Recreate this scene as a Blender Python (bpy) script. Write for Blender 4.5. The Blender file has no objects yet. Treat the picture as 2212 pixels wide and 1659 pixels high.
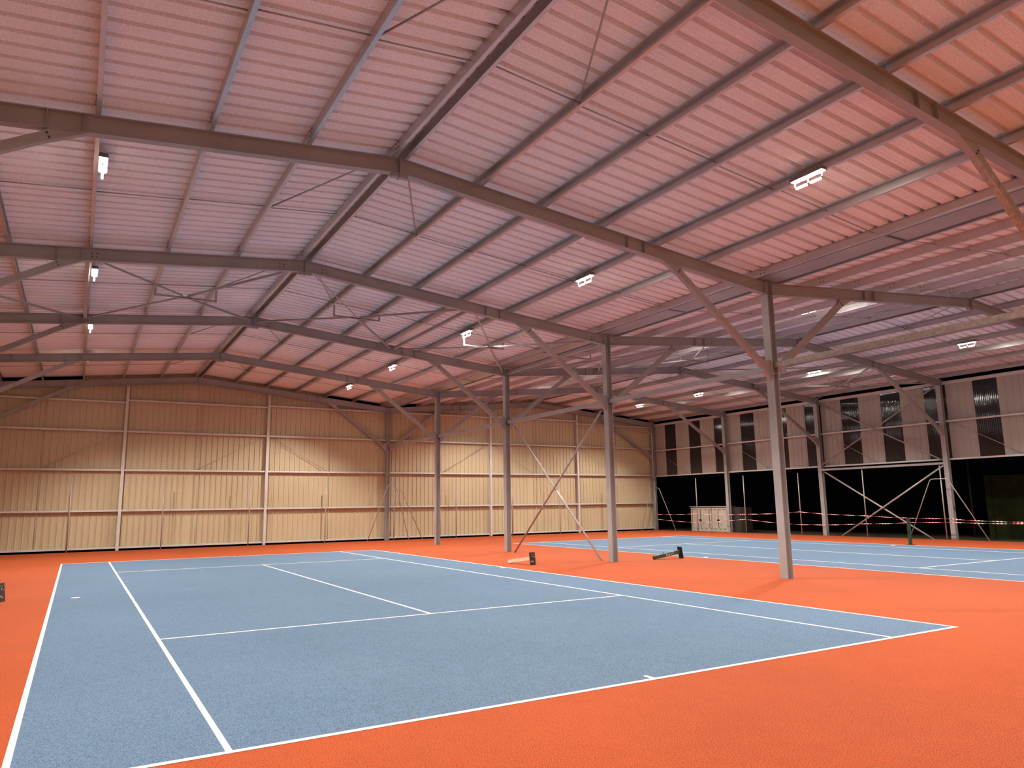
import bpy, bmesh, math, random
from mathutils import Vector, Matrix
random.seed(7)
SC = bpy.context.scene
COL = SC.collection

# ---------------------------------------------------------------- camera
W, H, FPX = 2212.0, 1659.0, 1577.55
CAM = Vector((0.3051, -6.1057, 1.7983)); YAW, PITCH, ROLL = 0.5337, 0.1635, -0.0140
def make_camera():
    cy, sy, cp, sp = math.cos(YAW), math.sin(YAW), math.cos(PITCH), math.sin(PITCH)
    fwd = Vector((sy * cp, cy * cp, sp)); right = Vector((cy, -sy, 0)); up = right.cross(fwd)
    cr, sr = math.cos(ROLL), math.sin(ROLL)
    r2 = right * cr + up * sr; u2 = up * cr - right * sr
    cd = bpy.data.cameras.new('camera'); c = bpy.data.objects.new('camera', cd); COL.objects.link(c)
    m = Matrix((r2, u2, -fwd)).transposed().to_4x4(); m.translation = CAM
    c.matrix_world = m
    cd.sensor_fit = 'HORIZONTAL'; cd.sensor_width = 36.0; cd.lens = 36.0 * FPX / W
    cd.clip_start = 0.05; cd.clip_end = 400
    SC.camera = c
make_camera()

# ---------------------------------------------------------------- world, exposure
w = bpy.data.worlds.new('night'); SC.world = w; w.use_nodes = True
w.node_tree.nodes['Background'].inputs[0].default_value = (0.10, 0.12, 0.2, 1)
w.node_tree.nodes['Background'].inputs[1].default_value = 0.004
SC.view_settings.view_transform = 'Standard'; SC.view_settings.look = 'None'
SC.view_settings.exposure = 0.0; SC.view_settings.gamma = 1.0; SC.view_settings.use_curve_mapping = False
SC.cycles.max_bounces = 8; SC.cycles.diffuse_bounces = 6; SC.cycles.glossy_bounces = 3
SC.cycles.sample_clamp_indirect = 10.0

LAMP_W = 1950.0
LAMP_COL = (1.0, 0.92, 0.83)

# ---------------------------------------------------------------- layout (metres)
FY = [-0.68, 5.835, 12.352, 18.869, 25.386, 31.88]        # roof frames, near to far
XL, XM, XR = -4.45, 14.78, 33.80                          # left wall, middle columns, right columns
RX1, RX2 = 5.0, 24.25                                     # ridges
RZ1, RZ2, VZ = 8.14, 8.04, 7.17                           # rafter top at ridges and at the middle columns
YN, YF = -8.6, 32.08                                      # building near end, gable inner face
PH = 0.20                                                 # purlin height
S1 = (RZ1 - VZ) / (XM - 0.1 - RX1)
S2 = (RZ2 - VZ) / (RX2 - XM - 0.1)
def ztop(x):
    if x <= XM: return RZ1 - S1 * abs(x - RX1)
    return RZ2 - S2 * abs(x - RX2)

# ---------------------------------------------------------------- materials
def nodes_mat(name):
    m = bpy.data.materials.new(name); m.use_nodes = True
    nt = m.node_tree; b = nt.nodes['Principled BSDF']
    return m, nt, b
def tex_coord(nt, scale=1.0, kind='Object'):
    tc = nt.nodes.new('ShaderNodeTexCoord'); mp = nt.nodes.new('ShaderNodeMapping')
    mp.inputs['Scale'].default_value = scale if isinstance(scale, tuple) else (scale,) * 3
    nt.links.new(tc.outputs[kind], mp.inputs['Vector']); return mp.outputs['Vector']
def noise(nt, vec, scale, detail=3, rough=0.6):
    n = nt.nodes.new('ShaderNodeTexNoise'); n.inputs['Scale'].default_value = scale
    n.inputs['Detail'].default_value = detail; n.inputs['Roughness'].default_value = rough
    nt.links.new(vec, n.inputs['Vector']); return n.outputs['Fac']
def ramp(nt, fac, stops):
    r = nt.nodes.new('ShaderNodeValToRGB'); e = r.color_ramp.elements
    while len(e) < len(stops): e.new(0.5)
    for k, (p, c) in enumerate(stops):
        e[k].position = p; e[k].color = (c[0], c[1], c[2], 1)
    nt.links.new(fac, r.inputs['Fac']); return r.outputs['Color']
def mixc(nt, fac, a, b, mode='MIX'):
    n = nt.nodes.new('ShaderNodeMix'); n.data_type = 'RGBA'; n.blend_type = mode
    for s, v in ((n.inputs[0], fac), (n.inputs[6], a), (n.inputs[7], b)):
        if isinstance(v, bpy.types.NodeSocket): nt.links.new(v, s)
        elif isinstance(v, tuple): s.default_value = (v[0], v[1], v[2], 1)
        else: s.default_value = v
    return n.outputs[2]
def bump(nt, b, fac, strength, dist):
    n = nt.nodes.new('ShaderNodeBump'); n.inputs['Strength'].default_value = strength
    n.inputs['Distance'].default_value = dist
    nt.links.new(fac, n.inputs['Height']); nt.links.new(n.outputs['Normal'], b.inputs['Normal'])
def sc(c, k): return tuple(min(1.0, v * k) for v in c)
def mottled(name, col, rough=0.6, metal=0.0, scale=3.0, amount=0.18, fine=60.0, fine_amount=0.08, spec=0.5, kind='Object'):
    m, nt, b = nodes_mat(name)
    v = tex_coord(nt, 1.0, kind)
    c1 = ramp(nt, noise(nt, v, scale, 4), [(0.3, sc(col, 1 - amount)), (0.7, sc(col, 1 + amount))])
    c2 = ramp(nt, noise(nt, v, fine, 2), [(0.35, (1 - fine_amount,) * 3), (0.65, (1, 1, 1))])
    nt.links.new(mixc(nt, 1.0, c1, c2, 'MULTIPLY'), b.inputs['Base Color'])
    b.inputs['Roughness'].default_value = rough; b.inputs['Metallic'].default_value = metal
    b.inputs['Specular IOR Level'].default_value = spec
    return m
def court_mat(name, col, dark, grain=115.0, seam=None):
    m, nt, b = nodes_mat(name)
    v = tex_coord(nt)
    g = noise(nt, v, grain, 2, 0.7)
    c1 = ramp(nt, g, [(0.40, dark), (0.50, col), (0.66, sc(col, 1.16))])
    big = ramp(nt, noise(nt, v, 0.35, 5, 0.65), [(0.3, (0.90, 0.92, 0.93)), (0.7, (1.06, 1.04, 1.02))])
    c2 = mixc(nt, 1.0, c1, big, 'MULTIPLY')
    blot = ramp(nt, noise(nt, v, 4.0, 4, 0.7), [(0.35, (0.94, 0.94, 0.94)), (0.6, (1.0, 1.0, 1.0))])
    c3 = mixc(nt, 1.0, c2, blot, 'MULTIPLY')
    if seam is not None:      # joint between two laid strips of the near court
        sx = nt.nodes.new('ShaderNodeSeparateXYZ'); nt.links.new(v, sx.inputs[0])
        def m2(op, a, bb):
            n = nt.nodes.new('ShaderNodeMath'); n.operation = op
            for q, val in ((n.inputs[0], a), (n.inputs[1], bb)):
                if isinstance(val, bpy.types.NodeSocket): nt.links.new(val, q)
                else: q.default_value = val
            return n.outputs[0]
        d = m2('SUBTRACT', sx.outputs[0], seam)
        onl = m2('LESS_THAN', m2('ABSOLUTE', d, 0.0), 0.007)
        c3 = mixc(nt, m2('MULTIPLY', onl, 0.16), c3, sc(dark, 0.6))
        near = m2('LESS_THAN', m2('ABSOLUTE', m2('SUBTRACT', d, 3.4), 0.0), 3.4)
        c3 = mixc(nt, near, c3, mixc(nt, 1.0, c3, (1.0, 0.995, 0.98), 'MULTIPLY'))
    nt.links.new(c3, b.inputs['Base Color'])
    b.inputs['Roughness'].default_value = 0.85; b.inputs['Specular IOR Level'].default_value = 0.25
    bump(nt, b, g, 0.5, 0.004)
    return m
def plain(name, col, rough=0.6, metal=0.0, spec=0.5):
    m, nt, b = nodes_mat(name)
    b.inputs['Base Color'].default_value = (*col, 1); b.inputs['Roughness'].default_value = rough
    b.inputs['Metallic'].default_value = metal; b.inputs['Specular IOR Level'].default_value = spec
    return m

M = {}
M['orange'] = court_mat('orange_acrylic', (0.405, 0.073, 0.0135), (0.11, 0.010, 0.001))
M['blue'] = court_mat('blue_acrylic', (0.108, 0.181, 0.282), (0.034, 0.058, 0.090), seam=2.75)
M['line'] = mottled('white_line_paint', (0.80, 0.76, 0.66), 0.8, 0, 6, 0.06, 200, 0.15, 0.3)
M['steel'] = mottled('grey_primed_steel', (0.36, 0.352, 0.352), 0.50, 0.25, 1.2, 0.10, 30, 0.06)
M['girt'] = mottled('galvanised_rail', (0.62, 0.585, 0.565), 0.45, 0.1, 1.6, 0.08, 40, 0.05)
M['galv'] = mottled('galvanised_steel', (0.40, 0.395, 0.40), 0.42, 0.35, 1.6, 0.10, 40, 0.06)
M['purlin'] = mottled('bright_galvanised_purlin', (0.58, 0.575, 0.58), 0.36, 0.75, 1.2, 0.08, 40, 0.04)
M['spangle'] = mottled('spangled_galvanised_steel', (0.40, 0.37, 0.32), 0.40, 0.35, 12.0, 0.28, 70, 0.2)
M['tube'] = mottled('galvanised_tube', (0.40, 0.37, 0.345), 0.4, 0.2, 3.0, 0.1, 60, 0.06)
M['fleece'] = mottled('fleece_backed_roof_sheet', (0.92, 0.92, 0.97), 0.9, 0.0, 0.7, 0.05, 55, 0.22, 0.2)
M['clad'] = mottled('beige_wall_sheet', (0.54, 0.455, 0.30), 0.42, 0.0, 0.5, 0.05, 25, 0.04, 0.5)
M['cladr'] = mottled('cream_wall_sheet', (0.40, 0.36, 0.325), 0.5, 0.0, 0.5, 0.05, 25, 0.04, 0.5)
M['poly'] = plain('night_dark_translucent_sheet', (0.010, 0.010, 0.015), 0.06, 0.0, 0.85)  # near-black colour holds the darkness of the night behind the sheets
M['black'] = plain('black_rubber', (0.012, 0.011, 0.010), 0.8)
M['bolt'] = plain('dark_bolt_steel', (0.06, 0.05, 0.05), 0.5, 0.5)  # also colours the drawn comb shadows under the gutter
M['soil'] = mottled('night_soil', (0.055, 0.045, 0.028), 0.95, 0, 1.0, 0.4, 20, 0.4, 0.1)
M['green'] = mottled('dark_green_paint', (0.022, 0.060, 0.036), 0.45, 0, 8, 0.2, 60, 0.2)
M['cream'] = mottled('cream_paint', (0.72, 0.62, 0.46), 0.5, 0, 8, 0.06, 60, 0.06)
M['rust'] = mottled('rusty_black_plate', (0.035, 0.024, 0.017), 0.7, 0.2, 20, 0.5, 90, 0.4)
M['cabinet'] = mottled('beige_cabinet_paint', (0.50, 0.44, 0.37), 0.5, 0, 3, 0.06, 60, 0.05)
M['dark'] = plain('dark_gap', (0.008, 0.008, 0.008), 0.7)
M['darkbox'] = plain('dark_box_paint', (0.03, 0.024, 0.024), 0.6)
M['moss'] = mottled('dark_green_board', (0.014, 0.020, 0.006), 0.9, 0, 2, 0.3, 30, 0.3, 0.1)
M['scuff'] = plain('white_scuff_paint', (0.75, 0.72, 0.66), 0.7)
M['lamp'] = plain('lamp_housing_grey', (0.16, 0.15, 0.15), 0.5)
def emis(name, col, s):
    m, nt, b = nodes_mat(name)
    b.inputs['Base Color'].default_value = (0.8, 0.8, 0.8, 1)
    b.inputs['Emission Color'].default_value = (*col, 1); b.inputs['Emission Strength'].default_value = s
    m.cycles.emission_sampling = 'NONE'
    return m
M['led'] = emis('lit_led_panel', (1.0, 0.95, 0.82), 300.0); M['led'].cycles.emission_sampling = 'AUTO'
M['glow'] = emis('warm_glow', (1.0, 0.84, 0.58), 5.0)  # warm glow of the small bars below the panels
def tape_mat():
    m, nt, b = nodes_mat('red_white_tape')
    uv = nt.nodes.new('ShaderNodeUVMap'); sep = nt.nodes.new('ShaderNodeSeparateXYZ')
    nt.links.new(uv.outputs['UV'], sep.inputs[0])
    add = nt.nodes.new('ShaderNodeMath'); add.operation = 'ADD'
    nt.links.new(sep.outputs[0], add.inputs[0]); nt.links.new(sep.outputs[1], add.inputs[1])
    fr = nt.nodes.new('ShaderNodeMath'); fr.operation = 'FRACT'; nt.links.new(add.outputs[0], fr.inputs[0])
    gt = nt.nodes.new('ShaderNodeMath'); gt.operation = 'GREATER_THAN'; gt.inputs[1].default_value = 0.5
    nt.links.new(fr.outputs[0], gt.inputs[0])
    nt.links.new(mixc(nt, gt.outputs[0], (0.62, 0.02, 0.04), (0.85, 0.80, 0.78)), b.inputs['Base Color'])
    b.inputs['Roughness'].default_value = 0.4
    return m
M['tape'] = tape_mat()

# ---------------------------------------------------------------- geometry helpers
class MB:
    def __init__(s): s.bm = bmesh.new()
    def poly(s, pts):
        vs = [s.bm.verts.new(p) for p in pts]; return s.bm.faces.new(vs)
    def box(s, x0, x1, y0, y1, z0, z1):
        v = [s.bm.verts.new(p) for p in ((x0, y0, z0), (x1, y0, z0), (x1, y1, z0), (x0, y1, z0), (x0, y0, z1), (x1, y0, z1), (x1, y1, z1), (x0, y1, z1))]
        for f in ((3, 2, 1, 0), (4, 5, 6, 7), (0, 1, 5, 4), (1, 2, 6, 5), (2, 3, 7, 6), (3, 0, 4, 7)):
            s.bm.faces.new([v[i] for i in f])
        return s
    def prism(s, p0, p1, prof, side, up):
        """closed 2-D profile (u along side, v along up) swept from p0 to p1"""
        p0, p1, side, up = Vector(p0), Vector(p1), Vector(side), Vector(up)
        a = [s.bm.verts.new(p0 + side * u + up * v) for u, v in prof]
        b = [s.bm.verts.new(p1 + side * u + up * v) for u, v in prof]
        n = len(prof)
        for i in range(n):
            j = (i + 1) % n; s.bm.faces.new((a[i], a[j], b[j], b[i]))
        s.bm.faces.new(a[::-1]); s.bm.faces.new(b)
        return s
    def bar(s, p0, p1, prof, up=(0, 0, 1)):
        p0, p1 = Vector(p0), Vector(p1); d = (p1 - p0).normalized(); up = Vector(up)
        side = d.cross(up).normalized(); u2 = side.cross(d).normalized()
        return s.prism(p0, p1, prof, side, u2)
    def tube(s, pts, r, n=10, cap=True):
        pts = [Vector(p) for p in pts]; rings = []
        ref = Vector((0, 0, 1))
        for i, p in enumerate(pts):
            if i == 0: d = pts[1] - p
            elif i == len(pts) - 1: d = p - pts[i - 1]
            else: d = (pts[i + 1] - p).normalized() + (p - pts[i - 1]).normalized()
            d.normalize()
            a = ref if abs(d.z) < 0.92 else Vector((1, 0, 0))
            sd = d.cross(a).normalized()
            if rings and sd.dot(prev) < 0 and abs(d.z) < 0.92 and False: sd = -sd
            u = sd.cross(d).normalized(); prev = sd
            if i == 0: base = (sd, u)
            else:  # parallel transport
                s0 = base[0] - d * base[0].dot(d); s0.normalize(); base = (s0, s0.cross(d).normalized())
            rings.append([s.bm.verts.new(p + base[0] * r * math.cos(2 * math.pi * k / n) + base[1] * r * math.sin(2 * math.pi * k / n)) for k in range(n)])
        for a, b in zip(rings, rings[1:]):
            for k in range(n):
                f = s.bm.faces.new((a[k], a[(k + 1) % n], b[(k + 1) % n], b[k])); f.smooth = True
        if cap: s.bm.faces.new(rings[0][::-1]); s.bm.faces.new(rings[-1])
        return s
    def cyl(s, c, r, h, axis=(0, 0, 1), n=10):
        c, ax = Vector(c), Vector(axis)
        return s.tube([c, c + ax * h], r, n)
    def build(s, name, mat, parent=None, smooth=False):
        bmesh.ops.recalc_face_normals(s.bm, faces=s.bm.faces[:])
        me = bpy.data.meshes.new(name); s.bm.to_mesh(me); s.bm.free()
        me.materials.append(mat)
        o = bpy.data.objects.new(name, me); COL.objects.link(o)
        if parent: o.parent = parent
        return o

def tag(o, label, cat, group=None):
    o['label'] = label; o['category'] = cat
    if group: o['group'] = group
    return o
def struct(o): o['kind'] = 'structure'; return o
def empty(name, label, cat, loc=(0, 0, 0), group=None):
    o = bpy.data.objects.new(name, None); COL.objects.link(o); o.location = loc
    o.empty_display_size = 0.2
    return tag(o, label, cat, group)
def local(o, root):
    """geometry was built in world space: keep it there under a root that sits at the base"""
    o.parent = root; o.matrix_parent_inverse = Matrix.Translation(root.location).inverted(); return o

def I_prof(h, b, tw, tf):
    a = b / 2; c = tw / 2; t = h / 2
    return [(-a, -t), (a, -t), (a, -t + tf), (c, -t + tf), (c, t - tf), (a, t - tf), (a, t), (-a, t), (-a, t - tf), (-c, t - tf), (-c, -t + tf), (-a, -t + tf)]
def C_prof(h, b, t, lip, flip=1):
    """web at u=0, opening towards +u (flip=-1: towards -u); v from 0 to h"""
    p = [(0, 0), (b, 0), (b, lip), (b - t, lip), (b - t, t), (t, t), (t, h - t), (b - t, h - t), (b - t, h - lip), (b, h - lip), (b, h), (0, h)]
    return [(u * flip, v) for u, v in p]
def rect(w_, h_): return [(-w_ / 2, -h_ / 2), (w_ / 2, -h_ / 2), (w_ / 2, h_ / 2), (-w_ / 2, h_ / 2)]
def L_prof(a, t): return [(0, 0), (a, 0), (a, t), (t, t), (t, a), (0, a)]

ORD = ['nearest', 'second', 'third', 'fourth', 'fifth', 'far gable']
def frame_name(i): return 'far gable frame' if i == 5 else ORD[i] + ' roof frame'
def bay_name(i):
    if i < 0: return 'bay above the camera'
    return ['between nearest and second frames', 'between second and third frames', 'between third and fourth frames',
            'between fourth and fifth frames', 'beside the far gable'][i]

# ================================================================ SETTING
# ---- floor
mb = MB(); mb.box(XL - 0.1, 33.62, YN - 4, 31.74, -0.15, 0.0)
struct(mb.build('floor', M['orange']))
mb = MB(); mb.box(-60, 110, -60, 110, -0.30, -0.16)
mb.box(33.63, 70, -20, 60, -0.155, -0.03)
struct(mb.build('ground', M['soil']))

# ---- tennis courts
def court(cx, cyy, xs, ys, label):
    """xs: doubles-left, singles-left, centre, singles-right, doubles-right; ys: baseline, service, service, baseline"""
    hw = 0.025; Z0, Z1, Z2 = 0.0, 0.003, 0.0045
    x0, x4 = xs[0], xs[4]; y0, y3 = ys[0], ys[3]
    root = empty('tennis_court', label, 'tennis court', (cx + (x0 + x4) / 2, cyy + (y0 + y3) / 2, 0))
    mb = MB(); mb.box(cx + x0, cx + x4, cyy + y0, cyy + y3, Z0, Z1)
    local(mb.build('playing_surface', M['blue']), root)
    mb = MB()
    def ln(xa, xb, ya, yb): mb.box(cx + xa, cx + xb, cyy + ya, cyy + yb, Z1 - 0.001, Z2)
    B = 0.03
    ln(x0 - hw, x4 + hw, y0 - B, y0 + B - 0.0); ln(x0 - hw, x4 + hw, y3 - B, y3 + B)
    for x in (xs[0], xs[1], xs[3], xs[4]): ln(x - hw, x + hw, y0 + B, y3 - B)
    ln(xs[2] - hw, xs[2] + hw, ys[1] + hw, ys[2] - hw)
    for y in (ys[1], ys[2]): ln(xs[1] + hw, xs[3] - hw, y - hw, y + hw)
    ln(xs[2] - hw, xs[2] + hw, y0 + B, y0 + 0.16); ln(xs[2] - hw, xs[2] + hw, y3 - 0.16, y3 - B)
    local(mb.build('court_lines', M['line']), root)
    return root
court(0, 0, (0, 1.42, 5.578, 9.688, 11.148), (0, 5.612, 18.67, 23.77), 'large blue tennis court with white lines filling the left hall foreground')
court(18.036, 0.209, (0, 1.474, 5.25, 9.117, 10.60), (0, 5.309, 17.94, 23.77), 'blue tennis court with white lines in the right hall behind the columns')
for (x, y, lab) in ((11.02, 12.66, 'white socket cover just inside the right doubles line of near court'),
                    (0.42, 12.09, 'white socket cover in the left alley of the near court'),
                    (18.22, 11.86, 'white socket cover by the near sideline of the right court'),
                    (28.08, 11.63, 'white socket cover by the far sideline of the right court')):
    mb = MB(); mb.cyl((x, y, 0.003), 0.085, 0.006, n=18)
    tag(mb.build('socket_cover', M['scuff']), lab, 'cover')

# ---- roof sheets (ribbed, ribs run down the slope)
def roof_sheet(xa, xb, za, zb, y0, y1):
    pitch, base, topw, h = 0.333, 0.098, 0.090, 0.085
    prof = [(y0, 0)]
    n = int((y1 - y0) / pitch)
    for i in range(n):
        y = y0 + 0.1 + i * pitch
        prof += [(y, 0), (y + (base - topw) / 2, h), (y + (base + topw) / 2, h), (y + base, 0)]
        for f in (0.36, 0.68):
            c = y + base + (pitch - base) * f; prof += [(c - 0.004, 0), (c, 0.0028), (c + 0.004, 0)]
    prof.append((y1, 0))
    t = 0.004
    mb = MB()
    A = [mb.bm.verts.new((xa, y, za + z)) for y, z in prof]; B = [mb.bm.verts.new((xb, y, zb + z)) for y, z in prof]
    A2 = [mb.bm.verts.new((xa, y, za + z + t)) for y, z in prof]; B2 = [mb.bm.verts.new((xb, y, zb + z + t)) for y, z in prof]
    for i in range(len(prof) - 1):
        mb.bm.faces.new((A[i], A[i + 1], B[i + 1], B[i])); mb.bm.faces.new((A2[i], B2[i], B2[i + 1], A2[i + 1]))
    return struct(mb.build('ceiling', M['fleece']))
RS = PH + 0.004
roof_sheet(XL - 0.15, RX1, ztop(XL - 0.15) + RS, RZ1 + RS, YN, 32.15)
roof_sheet(RX1, XM - 0.33, RZ1 + RS, ztop(XM - 0.33) + RS, YN, 32.15)
roof_sheet(XM + 0.33, RX2, ztop(XM + 0.33) + RS, RZ2 + RS, YN, 32.15)
roof_sheet(RX2, XR + 0.35, RZ2 + RS, ztop(XR + 0.35) + RS, YN, 32.15)
# ridge caps
for k, (rx, rz) in enumerate(((RX1, RZ1), (RX2, RZ2))):
    mb = MB(); mb.prism((rx, YN, rz + RS + 0.05), (rx, 32.15, rz + RS + 0.05), [(-0.25, -0.02), (0, 0.0), (0.25, -0.02), (0.25, -0.012), (0, 0.008), (-0.25, -0.012)], (1, 0, 0), (0, 0, 1))
    struct(mb.build('trim_%d' % (k + 1), M['galv']))

# ---- gable cladding
def clad_profile(x0, x1, pitch=0.25, base=0.052, topw=0.026, h=0.038, swage=0.005):
    p = [(x0, 0)]
    x = x0 + 0.06
    while x + pitch < x1:
        p += [(x, 0), (x + (base - topw) / 2, h), (x + (base + topw) / 2, h), (x + base, 0)]
        g = pitch - base
        for f in (1 / 3, 2 / 3):
            c = x + base + g * f
            p += [(c - 0.014, 0), (c - 0.005, swage), (c + 0.005, swage), (c + 0.014, 0)]
        x += pitch
    p.append((x1, 0)); return p
def gable_panel(mb, x0, x1):
    prof = clad_profile(x0, x1)
    for c in (0.14, 11.24, 16.55, 27.5):
        if x0 < c < x1:
            k = max(i for i, q in enumerate(prof) if q[0] <= c); d = prof[k][1]
            prof[k + 1:k + 1] = [(c - 0.0002, d), (c + 0.0002, d)]
    prof.sort(key=lambda q: q[0])
    y = YF + 0.05
    def top(x): return ztop(x) + (-0.06 if x < 0.14 or 11.24 < x < 16.55 or x > 27.5 else PH - 0.01)
    lo = [mb.bm.verts.new((x, y - d, 0.10)) for x, d in prof]; hi = [mb.bm.verts.new((x, y - d, top(x))) for x, d in prof]
    lo2 = [mb.bm.verts.new((x, y - d + 0.004, 0.10)) for x, d in prof]; hi2 = [mb.bm.verts.new((x, y - d + 0.004, top(x))) for x, d in prof]
    for i in range(len(prof) - 1):
        mb.bm.faces.new((lo[i], lo[i + 1], hi[i + 1], hi[i])); mb.bm.faces.new((lo2[i + 1], lo2[i], hi2[i], hi2[i + 1]))
mb = MB()
for a, b in ((XL, RX1), (RX1, XM), (XM, RX2), (RX2, XR + 0.2)): gable_panel(mb, a, b)
struct(mb.build('wall_back', M['clad']))

# ---- left wall (just beyond the frame edge)
mb = MB()
prof = clad_profile(YN, 32.15, swage=0)
lo = [mb.bm.verts.new((XL - 0.12 + d, y, 0.05)) for y, d in prof]; hi = [mb.bm.verts.new((XL - 0.12 + d, y, ztop(XL) + 0.15)) for y, d in prof]
for i in range(len(prof) - 1): mb.bm.faces.new((lo[i], lo[i + 1], hi[i + 1], hi[i]))
struct(mb.build('wall_left', M['clad']))

# ---- near end wall, behind the camera
mb = MB(); yw = YN + 0.1
a = [(XL, 0.05), (XR + 0.2, 0.05), (XR + 0.2, ztop(XR) + 0.15), (RX2, RZ2 + 0.18), (XM, VZ + 0.18), (RX1, RZ1 + 0.18), (XL, ztop(XL) + 0.15)]
mb.prism((0, yw - 0.06, 0), (0, yw, 0), a, (1, 0, 0), (0, 0, 1))
struct(mb.build('wall_front', M['clad']))

# ---- right wall: upper cladding with translucent sheets, open below
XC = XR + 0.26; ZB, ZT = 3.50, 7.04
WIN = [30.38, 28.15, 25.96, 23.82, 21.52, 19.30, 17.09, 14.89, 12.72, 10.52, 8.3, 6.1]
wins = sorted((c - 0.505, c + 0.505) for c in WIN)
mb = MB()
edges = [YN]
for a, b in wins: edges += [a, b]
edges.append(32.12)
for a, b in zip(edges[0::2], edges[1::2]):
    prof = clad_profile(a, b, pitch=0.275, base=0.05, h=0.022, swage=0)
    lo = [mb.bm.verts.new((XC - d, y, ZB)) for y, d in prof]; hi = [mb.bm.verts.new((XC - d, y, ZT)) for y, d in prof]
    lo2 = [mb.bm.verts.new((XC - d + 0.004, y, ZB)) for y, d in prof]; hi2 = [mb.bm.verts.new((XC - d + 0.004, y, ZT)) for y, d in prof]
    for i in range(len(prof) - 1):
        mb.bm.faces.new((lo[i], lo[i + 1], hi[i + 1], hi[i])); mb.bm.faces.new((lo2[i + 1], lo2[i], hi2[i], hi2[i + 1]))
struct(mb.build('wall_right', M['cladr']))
for k, (a, b) in enumerate(reversed(wins)):
    mb = MB(); n = int((b - a) / 0.0065)
    lo, hi = [], []
    for i in range(n + 1):
        y = a + (b - a) * i / n; d = 0.0045 * math.sin(2 * math.pi * (y - a) / 0.076)
        lo.append(mb.bm.verts.new((XC + 0.004 + d, y, ZB))); hi.append(mb.bm.verts.new((XC + 0.004 + d, y, ZT)))
    for i in range(n):
        f = mb.bm.faces.new((lo[i], lo[i + 1], hi[i + 1], hi[i])); f.smooth = True
    struct(mb.build('window_%d' % (k + 1), M['poly']))

# ================================================================ STEEL FRAMES
CB, CD = 0.21, 0.20            # column flange width (along y) and depth (along x)
def column(x, i, z1, label, detail=True, sides=(-1, 1)):
    y = FY[i]
    root = empty('steel_column', label, 'column', (x, y, 0))
    mb = MB(); mb.prism((x, y, -0.02), (x, y, z1), I_prof(CD, CB, 0.010, 0.014), (0, 1, 0), (1, 0, 0))
    local(mb.build('shaft', M['steel']), root)
    for z in (4.86, 5.10, z1 - 0.33, z1 - 0.005):
        for s in (-1, 1):
            mb = MB(); mb.box(x - CD / 2 + 0.014, x + CD / 2 - 0.014, y + (0.005 if s > 0 else -CB / 2), y + (CB / 2 if s > 0 else -0.005), z - 0.005, z + 0.005)
            local(mb.build('stiffener', M['steel']), root)
    return root
midlab = ['steel column of the middle row beside the camera, out to the right', 'nearest full-height grey steel column, tallest in the picture',
          'second grey steel column of the middle row, carrying the right end of cross tubes',
          'third grey steel column of the middle row, left end of the cross tubes', 'fourth grey steel column of the middle row, thinnest one before the wall',
          'grey steel column standing in the far wall behind the bent fence tubes']
for i in range(6):
    column(XM, i, ztop(XM - 0.1) - 0.0, midlab[i])
rlab = [None, 'grey steel column of the open right side, nearest the camera', 'grey steel column of the open right side beside the bent A-shaped tube',
        'grey steel column of the open right side left of the crossed braces', 'grey steel column of the open right side hiding the cabinet end',
        'grey steel corner column where far wall meets the open right side']
for i in range(2, 6):
    column(XR, i, ztop(XR - 0.1), rlab[i], sides=(-1,))

RH, RB = 0.30, 0.15
def rafter(i, xa, xb, label, ridge_end):
    """from the column face xa to the ridge xb"""
    y = FY[i]
    za, zb = ztop(xa) - RH / 2, (RZ1 if abs(xb - RX1) < 0.01 else RZ2) - RH / 2
    xm = (xa + xb) / 2
    root = empty('roof_rafter', label, 'rafter', (xm, y, (za + zb) / 2))
    d = Vector((xb - xa, 0, zb - za)).normalized(); up = Vector((-d.z, 0, d.x))
    if up.z < 0: up = -up
    mb = MB()
    A = [(u, v) for u, v in I_prof(RH, RB, 0.008, 0.011)]
    mb.prism((xa, y, za), (xb, y, zb), A, (0, 1, 0), (0, 0, 1))
    local(mb.build('beam', M['steel']), root)
    s = 1 if xb > xa else -1
    # ridge end plate
    mb = MB(); xe = xb - s * 0.006
    mb.box(xe - 0.006, xe + 0.006, y - 0.085, y + 0.085, zb - RH / 2 - 0.085, zb + RH / 2 + 0.004)
    local(mb.build('end_plate', M['steel']), root)
    mb = MB()
    x1, x2 = xb - s * 0.012, xb - s * 0.16
    mb.prism((0, y - 0.045, 0), (0, y + 0.045, 0), [(x1, zb - RH / 2 - 0.075), (x2, zb - RH / 2 - 0.065 - S1 * 0.15), (x2, zb - RH / 2 - S1 * 0.15), (x1, zb - RH / 2)], (1, 0, 0), (0, 0, 1))
    local(mb.build('ridge_bracket', M['steel']), root)
    # column end plate
    mb = MB(); xe = xa + s * 0.008
    mb.box(xe - 0.008, xe + 0.008, y - 0.085, y + 0.085, za - RH / 2 - 0.02, za + RH / 2)
    local(mb.build('end_plate', M['steel']), root)
    return root, za, zb
def stiffeners(root, i, xs):
    y = FY[i]
    for x in xs:
        z = ztop(x) - RH / 2
        for s in (-1, 1):
            mb = MB(); mb.box(x - 0.005, x + 0.005, y + (0.004 if s > 0 else -RB / 2), y + (RB / 2 if s > 0 else -0.004), z - RH / 2 + 0.011, z + RH / 2 - 0.011)
            local(mb.build('stiffener', M['steel']), root)
def bolts(root, i, pts):
    y = FY[i] - 0.004
    for x in pts:
        z = ztop(x) - RH / 2
        for dx in (-0.05, 0.05):
            for dz in (-0.04, 0.04):
                mb = MB(); mb.cyl((x + dx, y - 0.014, z + dz), 0.014, 0.014, (0, 1, 0), 6)
                local(mb.build('bolt', M['bolt']), root)
XE = XL
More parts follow.
